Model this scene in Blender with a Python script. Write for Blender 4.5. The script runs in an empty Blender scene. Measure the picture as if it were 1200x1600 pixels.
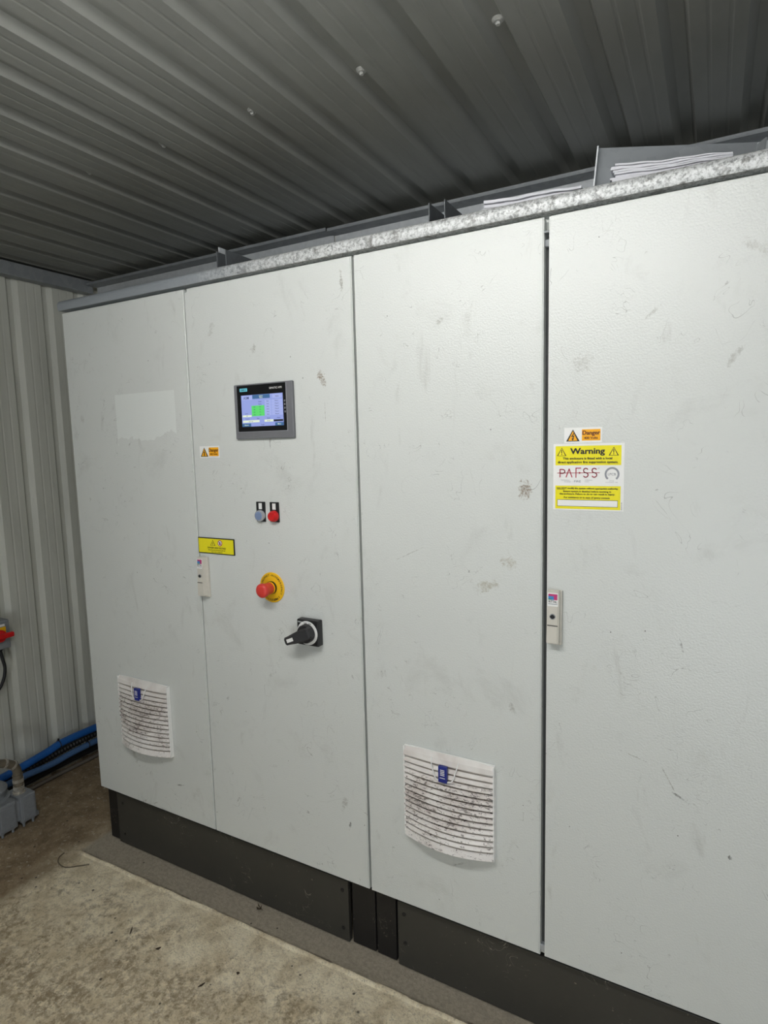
import bpy, bmesh, math, random
from mathutils import Vector, Matrix, noise
random.seed(4)
C = bpy.context.scene.collection
SC = bpy.context.scene

# ------------------------------------------------------------------ camera
F, YAW, PITCH, ROLL = 940.146, -.5023, -.11409, -.02456
fw = Vector((math.sin(YAW)*math.cos(PITCH), math.cos(YAW)*math.cos(PITCH), math.sin(PITCH)))
ri = Vector((math.cos(YAW), -math.sin(YAW), 0)); up = ri.cross(fw)
r2 = math.cos(ROLL)*ri + math.sin(ROLL)*up; u2 = -math.sin(ROLL)*ri + math.cos(ROLL)*up
cam = bpy.data.cameras.new('camera'); co = bpy.data.objects.new('camera', cam); C.objects.link(co)
cam.sensor_fit = 'HORIZONTAL'; cam.sensor_width = 36; cam.lens = F/1200*36; cam.clip_start = .02
M4 = Matrix((r2, u2, -fw)).transposed().to_4x4(); M4.translation = Vector((2.03218, -1.37843, 1.51007))
co.matrix_world = M4
SC.camera = co

# ------------------------------------------------------------------ light
w = bpy.data.worlds.new('world'); SC.world = w; w.use_nodes = True
w.node_tree.nodes['Background'].inputs[0].default_value = (.86, .93, 1, 1)
w.node_tree.nodes['Background'].inputs[1].default_value = .20
SC.view_settings.view_transform = 'Standard'; SC.view_settings.look = 'None'
SC.view_settings.gamma = 1; SC.view_settings.use_curve_mapping = False
SC.view_settings.exposure = 0.09

def area(name, loc, target, sx, sy, power, col):
    l = bpy.data.lights.new(name, 'AREA'); l.shape = 'RECTANGLE'; l.size = sx; l.size_y = sy
    l.energy = power; l.color = col
    o = bpy.data.objects.new(name, l); C.objects.link(o); o.location = loc
    o.rotation_euler = (Vector(target)-Vector(loc)).to_track_quat('-Z', 'Y').to_euler()
    return o
TUBE_POWER = 91
DOORWAY = area('doorway_daylight', (2.42, -3.1, .50), (2.42, 0, .50), .45, .75, 18, (.9, .96, 1))

# ------------------------------------------------------------------ materials
class NT:
    def __init__(s, name):
        s.m = bpy.data.materials.new(name); s.m.use_nodes = True; s.t = s.m.node_tree
        s.b = s.t.nodes['Principled BSDF']
        s.tc = s.n('ShaderNodeTexCoord'); s.P = s.tc.outputs['Object']
    def n(s, typ, **k):
        x = s.t.nodes.new(typ)
        for a, v in k.items(): setattr(x, a, v)
        return x
    def L(s, a, b): s.t.links.new(a, b)
    def set(s, sock, v):
        if hasattr(v, 'is_output'): s.L(v, sock)
        else: sock.default_value = v
    def noise(s, scale, detail=3, rough=.55, dist=0, vec=None, stretch=None):
        x = s.n('ShaderNodeTexNoise'); x.inputs['Scale'].default_value = scale; x.inputs['Detail'].default_value = detail
        x.inputs['Roughness'].default_value = rough; x.inputs['Distortion'].default_value = dist
        v = vec or s.P
        if stretch: v = s.vmath('MULTIPLY', v, stretch)
        s.L(v, x.inputs['Vector']); return x.outputs['Fac']
    def vor(s, scale, feature='F1', out='Distance', vec=None):
        x = s.n('ShaderNodeTexVoronoi', feature=feature); x.inputs['Scale'].default_value = scale
        s.L(vec or s.P, x.inputs['Vector']); return x.outputs[out]
    def math(s, op, a, b=0., c=0.):
        x = s.n('ShaderNodeMath', operation=op)
        s.set(x.inputs[0], a); s.set(x.inputs[1], b); s.set(x.inputs[2], c); return x.outputs[0]
    def vmath(s, op, a, b):
        x = s.n('ShaderNodeVectorMath', operation=op); s.set(x.inputs[0], a); s.set(x.inputs[1], b); return x.outputs[0]
    def ramp(s, v, a, b, lo=0., hi=1.):
        x = s.n('ShaderNodeMapRange', interpolation_type='SMOOTHSTEP'); s.set(x.inputs[0], v)
        x.inputs[1].default_value = a; x.inputs[2].default_value = b; x.inputs[3].default_value = lo; x.inputs[4].default_value = hi
        return x.outputs[0]
    def mix(s, f, a, b):
        x = s.n('ShaderNodeMix', data_type='RGBA'); s.set(x.inputs[0], f)
        s.set(x.inputs[6], a if hasattr(a, 'is_output') else (*a, 1)); s.set(x.inputs[7], b if hasattr(b, 'is_output') else (*b, 1))
        return x.outputs[2]
    def bump(s, h, strength, dist):
        x = s.n('ShaderNodeBump'); x.inputs['Strength'].default_value = strength; x.inputs['Distance'].default_value = dist
        s.L(h, x.inputs['Height']); s.L(x.outputs[0], s.b.inputs['Normal'])
    def col(s, c): s.set(s.b.inputs['Base Color'], c if hasattr(c, 'is_output') else (*c, 1))

def lin(r, g, b):
    f = lambda v: (v/255/12.92) if v <= 10 else ((v/255+.055)/1.055)**2.4
    return (f(r), f(g), f(b))
def plain(name, c, rough=.5, metal=0, emit=0, bump=0, var=0.08):
    t = NT(name)
    n = t.noise(60, 3)
    t.col(t.mix(t.math('MULTIPLY', n, 1), tuple(v*(1-var) for v in c), tuple(min(1, v*(1+var)) for v in c)))
    t.b.inputs['Roughness'].default_value = rough; t.b.inputs['Metallic'].default_value = metal
    if emit:
        t.b.inputs['Emission Color'].default_value = (*c, 1); t.b.inputs['Emission Strength'].default_value = emit
    if bump: t.bump(t.noise(500, 2), bump, .0005)
    return t.m

def door_paint(name, org, spots, residue=False):
    """light grey powder coat with scuffs; spots = (x, z, rx, rz, angle, colour, strength) in world metres"""
    t = NT(name)
    P = t.vmath('ADD', t.P, org)
    base = lin(215, 218, 215)
    big = t.noise(2.2, 3, .5, .4, P)
    c = t.mix(big, tuple(v*.94 for v in base), tuple(v*1.03 for v in base))
    # grey smudges
    sm = t.ramp(t.noise(6, 6, .7, .5, P), .54, .78, 0, .24)
    c = t.mix(sm, c, lin(150, 150, 142))
    sm2 = t.ramp(t.noise(16, 4, .6, .8, P, (1, 1, .35)), .60, .8, 0, .24)
    c = t.mix(sm2, c, lin(128, 124, 114))
    # thin curling scuffs, gated to patches
    for sc, seed, width, thr, amt in ((9, 3.1, .004, .54, .5), (19, 11.7, .008, .58, .42), (34, 7.7, .015, .62, .4)):
        v = t.vmath('ADD', P, (seed, seed, seed))
        n = t.noise(sc, 2, .5, 1.6, v)
        line = t.ramp(t.math('ABSOLUTE', t.math('SUBTRACT', n, .5)), 0, width, 1, 0)
        gate = t.ramp(t.noise(6.5, 4, .7, .5, t.vmath('ADD', v, (5, 0, 2))), thr, thr+.06)
        c = t.mix(t.math('MULTIPLY', t.math('MULTIPLY', line, gate), amt), c, lin(95, 92, 86))
    # pin-prick specks
    v = t.n('ShaderNodeTexVoronoi'); v.inputs['Scale'].default_value = 26; t.L(t.vmath('MULTIPLY', t.vmath('ADD', P, (0, 7.013, 0)), (1, 1, .8)), v.inputs['Vector'])
    sx0 = t.n('ShaderNodeSeparateColor'); t.L(v.outputs['Color'], sx0.inputs[0])
    sp = t.math('LESS_THAN', v.outputs['Distance'], t.math('ADD', .02, t.math('MULTIPLY', sx0.outputs[1], .05)))
    sx = t.n('ShaderNodeSeparateColor'); t.L(v.outputs['Color'], sx.inputs[0])
    c = t.mix(t.math('MULTIPLY', t.math('MULTIPLY', sp, t.math('GREATER_THAN', sx.outputs[0], .72)), .75), c, lin(70, 66, 60))
    sep = t.n('ShaderNodeSeparateXYZ'); t.L(P, sep.inputs[0])
    gritty = t.ramp(t.noise(150, 4, .75, 0, P), .42, .58, .35, 1)
    wob = t.noise(60, 6, .8, .6, P)
    for (x, z, rx, rz, ang, colr, st) in spots:
        dx = t.math('SUBTRACT', sep.outputs[0], x); dz = t.math('SUBTRACT', sep.outputs[2], z)
        ca, sa = math.cos(ang), math.sin(ang)
        u = t.math('DIVIDE', t.math('ADD', t.math('MULTIPLY', dx, ca), t.math('MULTIPLY', dz, sa)), rx)
        q = t.math('DIVIDE', t.math('SUBTRACT', t.math('MULTIPLY', dz, ca), t.math('MULTIPLY', dx, sa)), rz)
        d = t.math('SQRT', t.math('ADD', t.math('MULTIPLY', u, u), t.math('MULTIPLY', q, q)))
        d = t.math('ADD', d, t.math('MULTIPLY', t.math('SUBTRACT', wob, .47), 4.5))
        c = t.mix(t.math('MULTIPLY', t.ramp(d, .45, 1.0, st, 0), gritty), c, colr)
    if residue:   # ghost of a peeled-off sheet: clean rectangle with ragged lower edge
        rag = t.math('MULTIPLY', t.math('SUBTRACT', t.noise(9, 3, .6, 0, P), .5), .16)
        zl = t.math('ADD', 1.545, rag)
        m = t.math('MULTIPLY', t.math('GREATER_THAN', sep.outputs[0], .248), t.math('LESS_THAN', sep.outputs[0], .530))
        m = t.math('MULTIPLY', m, t.math('LESS_THAN', sep.outputs[2], 1.693))
        m = t.math('MULTIPLY', m, t.math('GREATER_THAN', sep.outputs[2], zl))
        c = t.mix(t.math('MULTIPLY', m, .75), c, lin(228, 232, 229))
    t.col(c)
    t.b.inputs['Roughness'].default_value = .34
    t.b.inputs['Specular IOR Level'].default_value = .5
    t.bump(t.noise(240, 2, .5, 0, P), .8, .0011)
    return t.m

RUST = lin(112, 86, 52); SMUT = lin(120, 116, 102); BLK = lin(45, 42, 40)
org1, org2 = (.6, .27, 0), (1.8, .27, 0)
M = {}
M['door1'] = door_paint('door_paint_plain', org1, [(.20, .42, .012, .075, .5, SMUT, .45), (.44, .345, .02, .004, .2, BLK, .7), (.07, 1.62, .012, .02, 0, SMUT, .3)], True)
M['door2'] = door_paint('door_paint_control', org1, [(1.091, 1.69, .013, .030, .3, RUST, .85), (1.137, .405, .004, .018, -.25, BLK, .9), (1.165, 1.93, .006, .03, .1, SMUT, .8),
     (.86, 1.79, .02, .01, 1, SMUT, .5), (.70, 1.86, .03, .012, 1.2, SMUT, .3), (.905, 1.515, .002, .02, 0, BLK, .6), (1.10, 1.60, .0015, .04, 0, SMUT, .6), (1.12, .47, .012, .03, -.4, SMUT, .4)])
M['door3'] = door_paint('door_paint_vent', org2, [(1.649, 1.395, .020, .026, .5, RUST, .8), (1.555, 1.158, .032, .017, .2, lin(158, 152, 130), .6), (1.611, 1.218, .022, .020, .6, lin(162, 156, 136), .55),
     (1.34, 1.22, .06, .0015, .45, SMUT, .5), (1.48, .40, .03, .003, .5, SMUT, .4), (1.44, 1.80, .02, .008, .4, SMUT, .4), (1.62, .86, .012, .02, .3, SMUT, .4)])
M['door4'] = door_paint('door_paint_wide', org2, [(1.775, 1.675, .030, .022, .6, lin(140, 136, 122), .3), (1.90, .80, .03, .002, -.25, SMUT, .6), (1.97, .76, .002, .04, .5, SMUT, .6), (1.99, .73, .02, .003, -.5, BLK, .6),
     (1.985, 1.07, .003, .018, .25, BLK, .5), (2.09, 1.86, .03, .012, -.6, lin(140, 136, 122), .3), (2.09, .62, .006, .005, 0, BLK, .8), (1.91, 1.76, .02, .005, .7, SMUT, .4), (2.06, 1.66, .03, .008, .9, SMUT, .35)])
M['body'] = plain('cabinet_body_paint', lin(196, 200, 195), .4, 0, 0, .2)
M['gap'] = plain('gasket_dark', lin(60, 62, 62), .7)

def metal_coat(name, c1, c2, rough, scale, metal=.6, bump=.2):
    t = NT(name)
    v = t.n('ShaderNodeTexVoronoi'); v.inputs['Scale'].default_value = scale; t.L(t.P, v.inputs['Vector'])
    sx = t.n('ShaderNodeSeparateColor'); t.L(v.outputs['Color'], sx.inputs[0])
    n = t.noise(scale*.5, 4, .6, .5)
    f = t.math('MULTIPLY', t.math('ADD', sx.outputs[0], n), .5)
    t.col(t.mix(f, c1, c2)); t.b.inputs['Metallic'].default_value = metal
    t.L(t.math('ADD', rough-.1, t.math('MULTIPLY', n, .2)), t.b.inputs['Roughness'])
    t.bump(f, bump, .002); return t.m
def galv_rail():
    t = NT('galvanised_rail'); 
    n1 = t.noise(120, 6, .75, .3); n2 = t.noise(14, 4, .6, .6)
    c = t.mix(t.ramp(n1, .34, .58), lin(122, 124, 124), lin(212, 214, 214))
    c = t.mix(t.ramp(t.noise(26, 6, .75, .5), .54, .64, 0, .7), c, lin(96, 94, 90))
    sep = t.n('ShaderNodeSeparateXYZ'); t.L(t.P, sep.inputs[0])
    # left end duller: its weaker reflected light is painted into the zinc colour
    g = t.ramp(t.math('ADD', sep.outputs[0], t.math('MULTIPLY', n2, .25)), -.55, -.05)
    c = t.mix(g, lin(150, 156, 162), c)
    t.col(c); t.b.inputs['Metallic'].default_value = .12; t.b.inputs['Roughness'].default_value = .36
    t.bump(n1, .45, .002); return t.m
M['rail'] = galv_rail()
M['zinc'] = metal_coat('zinc_steel', lin(176, 180, 184), lin(196, 200, 203), .45, 60, .1)
M['zincdark'] = metal_coat('dull_zinc_steel', lin(122, 126, 129), lin(146, 150, 153), .55, 40, .1, .1)
M['bracket'] = metal_coat('dark_steel_bracket', lin(76, 79, 82), lin(94, 98, 101), .5, 40, .1, .1)
M['screwzinc'] = plain('screw_zinc', lin(172, 173, 170), .4, .2)
M['bolt'] = plain('bolt_zinc', lin(215, 215, 210), .3, .3)

def sheet(name, c1, c2, stretch):
    t = NT(name)
    n = t.noise(5, 5, .6, .5, None, stretch); n2 = t.noise(40, 4, .6, 0, None, stretch)
    c = t.mix(t.ramp(n, .3, .7), c1, c2)
    c = t.mix(t.ramp(n2, .6, .8, 0, .25), c, tuple(v*.55 for v in c1))
    t.col(c); t.b.inputs['Roughness'].default_value = .42; t.b.inputs['Metallic'].default_value = .0
    t.bump(t.noise(90, 2), .08, .001); return t.m
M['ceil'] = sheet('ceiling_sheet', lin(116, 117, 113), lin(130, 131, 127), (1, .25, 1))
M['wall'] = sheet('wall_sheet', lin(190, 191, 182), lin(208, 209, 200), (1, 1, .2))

def concrete():
    t = NT('worn_concrete')
    sep = t.n('ShaderNodeSeparateXYZ'); t.L(t.P, sep.inputs[0]); X, Y = sep.outputs[0], sep.outputs[1]
    big = t.noise(2.6, 4, .55, .2); mid = t.noise(11, 8, .72, .15); fine = t.noise(85, 6, .75, .1); lump = t.noise(42, 6, .75, .15)
    pale = t.mix(t.ramp(mid, .34, .62), lin(212, 195, 162), lin(253, 241, 212))
    tan = t.mix(t.ramp(lump, .35, .65), lin(112, 92, 64), lin(190, 168, 132))
    # brown over everything left of the cabinets, and ground-in dirt patches in the walkway
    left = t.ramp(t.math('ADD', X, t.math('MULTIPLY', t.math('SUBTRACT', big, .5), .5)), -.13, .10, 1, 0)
    front = t.ramp(t.math('ADD', t.math('ADD', Y, t.math('MULTIPLY', X, -.06)), t.math('MULTIPLY', t.math('SUBTRACT', mid, .5), .45)), -.38, -.24, 1, 0)
    patch = t.math('MULTIPLY', t.ramp(t.math('ADD', t.math('MULTIPLY', lump, .5), t.math('MULTIPLY', mid, .5)), .44, .57), front)
    c = t.mix(t.math('MULTIPLY', patch, .75), pale, tan)
    c = t.mix(t.math('MULTIPLY', t.ramp(t.math('ADD', t.math('MULTIPLY', lump, .6), t.math('MULTIPLY', t.noise(5, 4, .6, .2), .4)), .49, .62, 0, .7), t.ramp(Y, -.10, -.22)), c, t.mix(fine, lin(104, 84, 58), lin(160, 140, 108)))
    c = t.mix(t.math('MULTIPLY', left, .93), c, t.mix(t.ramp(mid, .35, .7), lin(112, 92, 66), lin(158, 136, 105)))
    grain = t.noise(160, 3, .8)
    c = t.mix(t.ramp(grain, .52, .66, 0, .35), c, lin(100, 84, 62)); c = t.mix(t.ramp(t.noise(48, 5, .75), .56, .70, 0, .45), c, lin(112, 94, 70)); c = t.mix(t.ramp(t.noise(60, 5, .75, 0, t.vmath('ADD', t.P, (4, 1, 2))), .56, .68, 0, .4), c, lin(246, 238, 220))
    # smooth grey base strip under the cabinets
    ed = t.math('ADD', t.math('ADD', Y, .079), t.math('MULTIPLY', X, -.018))
    strip = t.math('MULTIPLY', t.ramp(t.math('ADD', ed, t.math('MULTIPLY', t.math('SUBTRACT', mid, .5), .012)), -.004, .004), t.ramp(X, -.05, -.02))
    c = t.mix(strip, c, t.mix(t.ramp(fine, .3, .7), lin(158, 149, 132), lin(188, 178, 160)))
    crack = t.math('MULTIPLY', t.ramp(t.math('ABSOLUTE', t.math('ADD', ed, t.math('MULTIPLY', t.math('SUBTRACT', mid, .5), .02))), .001, .005, 1, 0), t.ramp(X, -.05, -.02))
    c = t.mix(t.math('MULTIPLY', crack, .6), c, lin(70, 60, 48))
    # pits, grit
    c = t.mix(t.ramp(fine, .60, .72, 0, .6), c, lin(88, 76, 60))
    c = t.mix(t.ramp(fine, .40, .26, 0, .35), c, lin(222, 215, 198))
    v = t.n('ShaderNodeTexVoronoi'); v.inputs['Scale'].default_value = 24; t.L(t.P, v.inputs['Vector'])
    sx = t.n('ShaderNodeSeparateColor'); t.L(v.outputs['Color'], sx.inputs[0])
    sp = t.math('MULTIPLY', t.math('LESS_THAN', v.outputs['Distance'], .10), t.math('GREATER_THAN', sx.outputs[0], .72))
    c = t.mix(t.math('MULTIPLY', sp, .8), c, lin(58, 50, 42))
    t.col(c); t.b.inputs['Roughness'].default_value = .85
    t.bump(t.math('ADD', t.math('MULTIPLY', lump, 1.5), fine), .8, .006); return t.m
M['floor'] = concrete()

def plinth_mat(name, a, b, dust):
    t = NT(name); n = t.noise(9, 4, .6, .5)
    c = t.mix(n, a, b)
    web = t.noise(13, 2, .5, 2.2); ln = t.ramp(t.math('ABSOLUTE', t.math('SUBTRACT', web, .5)), 0, .006, 1, 0)
    gate = t.ramp(t.noise(8, 3), .56, .62)
    c = t.mix(t.math('MULTIPLY', t.math('MULTIPLY', ln, gate), dust), c, lin(140, 134, 120))
    sp = t.ramp(t.noise(90, 2), .70, .76, 0, dust)
    c = t.mix(sp, c, lin(128, 120, 104))
    t.col(c); t.b.inputs['Roughness'].default_value = .5; return t.m
M['plinth'] = plinth_mat('plinth_panel_grey', lin(50, 49, 45), lin(62, 60, 55), .8)
M['plinthc'] = plinth_mat('plinth_corner_black', lin(16, 15, 16), lin(28, 26, 26), .6)

def grille_mat():
    t = NT('filter_grille_white')
    sep = t.n('ShaderNodeSeparateXYZ'); t.L(t.P, sep.inputs[0])
    n = t.noise(170, 4, .75, .6, None, (.5, 1, 1.2)); big = t.noise(9, 3, .6, .5)
    f = t.ramp(t.math('ADD', n, t.math('MULTIPLY', big, .30)), .70, .775, 0, .85)
    low = t.ramp(sep.outputs[2], .66, .62, .0, 1)
    c = t.mix(t.ramp(big, .35, .75), lin(232, 228, 224), lin(205, 196, 190))
    c = t.mix(t.math('MULTIPLY', f, low), c, lin(66, 52, 46))
    t.col(c); t.b.inputs['Roughness'].default_value = .4; return t.m
M['grille'] = grille_mat()
M['grilleback'] = plain('filter_mat_dark', lin(46, 42, 40), .9)
M['white'] = plain('label_white', lin(238, 238, 236), .4, var=.02)
M['yellow'] = plain('label_yellow', lin(240, 228, 30), .4, var=.02)
M['orange'] = plain('label_orange', lin(250, 178, 20), .4, var=.02)
M['estopy'] = plain('stop_plate_yellow', lin(242, 190, 22), .4, var=.03)
M['ink'] = plain('ink_black', lin(34, 32, 32), .5)
M['inkbrown'] = plain('ink_brown', lin(96, 40, 10), .5)
M['inkred'] = plain('ink_red', lin(176, 52, 72), .5)
M['inkgrey'] = plain('ink_grey', lin(150, 152, 158), .5)
M['blue'] = plain('badge_blue', lin(28, 42, 130), .35)
M['red'] = plain('button_red', lin(206, 28, 30), .35)
M['redsoft'] = plain('mushroom_red', lin(214, 62, 54), .38)
M['chrome'] = plain('chrome_ring', lin(200, 204, 210), .25, .5)
M['lens'] = plain('button_blue_grey', lin(120, 138, 172), .3)
M['black'] = plain('black_plastic', lin(26, 26, 28), .42, bump=.2)
M['blacksoft'] = plain('black_moulded_handle', lin(46, 46, 48), .5, bump=.25)
M['bezel'] = plain('bezel_grey', lin(112, 113, 117), .45)
M['bezeledge'] = plain('bezel_light_edge', lin(150, 152, 158), .35)
M['glass'] = plain('panel_glass_black', lin(14, 15, 19), .12)
M['handle'] = plain('handle_beige_plastic', lin(206, 202, 192), .42)
M['handledark'] = plain('handle_slot_dark', lin(70, 68, 62), .6)
M['magenta'] = plain('logo_magenta', lin(196, 60, 120), .4)
M['cyan'] = plain('logo_blue', lin(70, 140, 200), .4)
M['green'] = plain('logo_green', lin(60, 140, 110), .4)
for k, c, e in (('s_bg', (148, 162, 224), .55), ('s_teal', (62, 104, 150), .45), ('s_green', (92, 216, 110), .55), ('s_white', (228, 240, 214), .65), ('s_cell', (166, 178, 232), .6), ('s_dark', (30, 34, 44), .1), ('s_siem', (110, 205, 222), .25), ('s_ink', (44, 54, 104), .1)):
    t = NT('screen_'+k[2:]); t.col((.012, .012, .014)); t.b.inputs['Roughness'].default_value = .3
    t.b.inputs['Emission Color'].default_value = (*lin(*c), 1); t.b.inputs['Emission Strength'].default_value = .92; M[k] = t.m
t = NT('lamp_tube_glow'); t.col((.9, .9, .9)); t.b.inputs['Emission Color'].default_value = (1, .993, .965, 1); t.b.inputs['Emission Strength'].default_value = TUBE_POWER; M['tube'] = t.m
M['paper'] = plain('old_paper', lin(205, 205, 210), .8, var=.1)
M['hoseblue'] = plain('hose_blue', lin(30, 92, 168), .35, var=.1)
M['hosegrey'] = plain('hose_faded_blue', lin(70, 104, 150), .5, var=.15)
M['rubber'] = plain('rubber_black', lin(28, 28, 30), .5)
M['conduit'] = plain('conduit_grey', lin(104, 98, 90), .6)
M['cast'] = metal_coat('painted_casting', lin(132, 136, 140), lin(146, 150, 154), .5, 90, .15, .1)
M['brass'] = metal_coat('nickel_gland', lin(170, 164, 152), lin(214, 208, 198), .28, 50, .5, .05)
M['flex'] = plain('conduit_brownish', lin(116, 108, 94), .35, .2)
M['debris'] = plain('dead_leaf', lin(66, 52, 38), .9, var=.3)
M['wire'] = plain('wire_grey', lin(96, 86, 68), .6)

# ------------------------------------------------------------------ mesh builder
class MB:
    def __init__(s): s.v = []; s.f = []; s.m = []; s.mats = []; s.sm = []
    def mi(s, k):
        if k not in s.mats: s.mats.append(k)
        return s.mats.index(k)
    def add(s, vs, fs, k, smooth=False):
        o = len(s.v); s.v += [tuple(p) for p in vs]; i = s.mi(k)
        for f in fs: s.f.append([q+o for q in f]); s.m.append(i); s.sm.append(smooth)
        return s
    def bm(s, b, k, smooth=False):
        b.verts.ensure_lookup_table(); b.verts.index_update()
        s.add([v.co[:] for v in b.verts], [[v.index for v in f.verts] for f in b.faces], k, smooth); b.free(); return s
    def box(s, x0, x1, y0, y1, z0, z1, k, bev=0, seg=2, mat=None):
        b = bmesh.new(); bmesh.ops.create_cube(b, size=1)
        for v in b.verts: v.co = Vector(((x0+x1)/2+v.co.x*(x1-x0), (y0+y1)/2+v.co.y*(y1-y0), (z0+z1)/2+v.co.z*(z1-z0)))
        if bev: bmesh.ops.bevel(b, geom=b.edges[:], offset=bev, segments=seg, affect='EDGES', profile=.5)
        if mat is not None: bmesh.ops.transform(b, matrix=mat, verts=b.verts)
        return s.bm(b, k)
    def lathe(s, c, axis, prof, k, n=32, smooth=True):
        """prof: (radius, distance along axis)"""
        a = Vector(axis).normalized(); t = Vector((0, 0, 1)) if abs(a.z) < .9 else Vector((1, 0, 0))
        u = a.cross(t).normalized(); v = a.cross(u); c = Vector(c); vs = []; fs = []
        for r, h in prof:
            for i in range(n):
                an = 2*math.pi*i/n; vs.append(c+a*h+(u*math.cos(an)+v*math.sin(an))*r)
        for j in range(len(prof)-1):
            for i in range(n): fs.append([j*n+i, j*n+(i+1) % n, (j+1)*n+(i+1) % n, (j+1)*n+i])
        fs.append(list(range(n))[::-1]); fs.append([(len(prof)-1)*n+i for i in range(n)])
        return s.add(vs, fs, k, smooth)
    def tube(s, pts, r, k, n=10, sub=6, ribs=0, smooth=True):
        P = [Vector(p) for p in pts]
        if sub > 1 and len(P) > 2:      # Catmull-Rom
            Q = []; E_ = [P[0]*2-P[1]]+P+[P[-1]*2-P[-2]]
            for i in range(1, len(E_)-2):
                for j in range(sub):
                    t = j/sub; a, b, c, d = E_[i-1:i+3]
                    Q.append(.5*((2*b)+(c-a)*t+(2*a-5*b+4*c-d)*t*t+(3*b-a-3*c+d)*t**3))
            Q.append(P[-1]); P = Q
        T = [(P[min(i+1, len(P)-1)]-P[max(i-1, 0)]).normalized() for i in range(len(P))]
        u = T[0].orthogonal().normalized(); vs = []; fs = []
        for i, p in enumerate(P):
            u = (u-T[i]*u.dot(T[i])).normalized(); v = T[i].cross(u)
            rr = r*(1+(.16 if i % 2 else -.1)) if ribs else r
            for q in range(n):
                an = 2*math.pi*q/n; vs.append(p+(u*math.cos(an)+v*math.sin(an))*rr)
        for j in range(len(P)-1):
            for i in range(n): fs.append([j*n+i, j*n+(i+1) % n, (j+1)*n+(i+1) % n, (j+1)*n+i])
        fs.append(list(range(n))[::-1]); fs.append([(len(P)-1)*n+i for i in range(n)])
        return s.add(vs, fs, k, smooth)
    def poly(s, pts, y, k, th=.0004):
        """flat printed shape on a plane facing -y; pts (x, z)"""
        n = len(pts); vs = [(x, y, z) for x, z in pts]+[(x, y+th, z) for x, z in pts]
        ar = sum(pts[i][0]*pts[(i+1) % n][1]-pts[(i+1) % n][0]*pts[i][1] for i in range(n))
        fr = list(range(n)); bk = [n+i for i in range(n)]
        if ar < 0: fr = fr[::-1]; bk = bk[::-1]
        fs = [fr, bk[::-1]]+[[i, n+i, n+(i+1) % n, (i+1) % n] for i in range(n)]
        return s.add(vs, fs, k)
    def rect(s, x0, x1, z0, z1, y, k, th=.0004): return s.poly([(x0, z0), (x1, z0), (x1, z1), (x0, z1)], y, k, th)
    def loop(s, outer, inner, y, k):
        n = len(outer); vs = [(x, y, z) for x, z in outer]+[(x, y, z) for x, z in inner]
        return s.add(vs, [[i, (i+1) % n, n+(i+1) % n, n+i] for i in range(n)], k)
    def text(s, body, x, z, size, y, k, align='CENTER', bold=0, sx=1, path=None, rot=0):
        if bold > .025:      # heavier weight: the same letters struck three times side by side
            for q in (-1, 1): s.text(body, x+q*bold*size*.55, z, size, y-.00005*q, k, align, .02, sx, None, rot)
            bold = .02
        cu = bpy.data.curves.new('t', 'FONT'); cu.body = body; cu.size = size; cu.align_x = align; cu.offset = bold*size; cu.resolution_u = 2
        ob = bpy.data.objects.new('t', cu); C.objects.link(ob); dg = bpy.context.evaluated_depsgraph_get(); dg.update()
        me = ob.evaluated_get(dg).to_mesh()
        ca, sa = math.cos(rot), math.sin(rot)
        vs = [(x+(v.co.x*sx)*ca-v.co.y*sa, y, z+(v.co.x*sx)*sa+v.co.y*ca) for v in me.vertices]
        s.add(vs, [list(f.vertices) for f in me.polygons], k)
        ob.evaluated_get(dg).to_mesh_clear(); bpy.data.objects.remove(ob); bpy.data.curves.remove(cu)
        return s
    def build(s, name, parent=None, origin=(0, 0, 0), label=None, keep=False):
        o0 = Vector(origin)
        if parent is not None: o0 = Vector(root_origin(parent))
        me = bpy.data.meshes.new(name)
        me.from_pydata([tuple(Vector(p)-o0) for p in s.v], [], s.f)
        for k in s.mats: me.materials.append(M[k])
        me.polygons.foreach_set('material_index', s.m); me.polygons.foreach_set('use_smooth', s.sm); me.update()
        b = bmesh.new(); b.from_mesh(me)
        if not keep: bmesh.ops.recalc_face_normals(b, faces=b.faces)
        for e in b.edges:
            if len(e.link_faces) == 2 and e.calc_face_angle(0) > .7: e.smooth = False
        b.to_mesh(me); b.free()
        o = bpy.data.objects.new(name, me); C.objects.link(o)
        if parent is not None: o.parent = parent
        else: o.location = o0
        if label: o['label'] = label
        return o
ORG = {}
def root_origin(o):
    while o.parent: o = o.parent
    return ORG[o.name] if o.name in ORG else o.location
def thing(name, loc, label, cat, group=None):
    o = bpy.data.objects.new(name, None); C.objects.link(o); o.location = loc; ORG[o.name] = loc; o.empty_display_size = .05
    o['label'] = label; o['category'] = cat
    if group: o['group'] = group
    return o
def tag(o, label, cat, group=None):
    o['label'] = label; o['category'] = cat
    if group: o['group'] = group
    return o
def struct(o): o['kind'] = 'structure'; return o
def part(name, parent, origin_label=None):
    return parent

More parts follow.
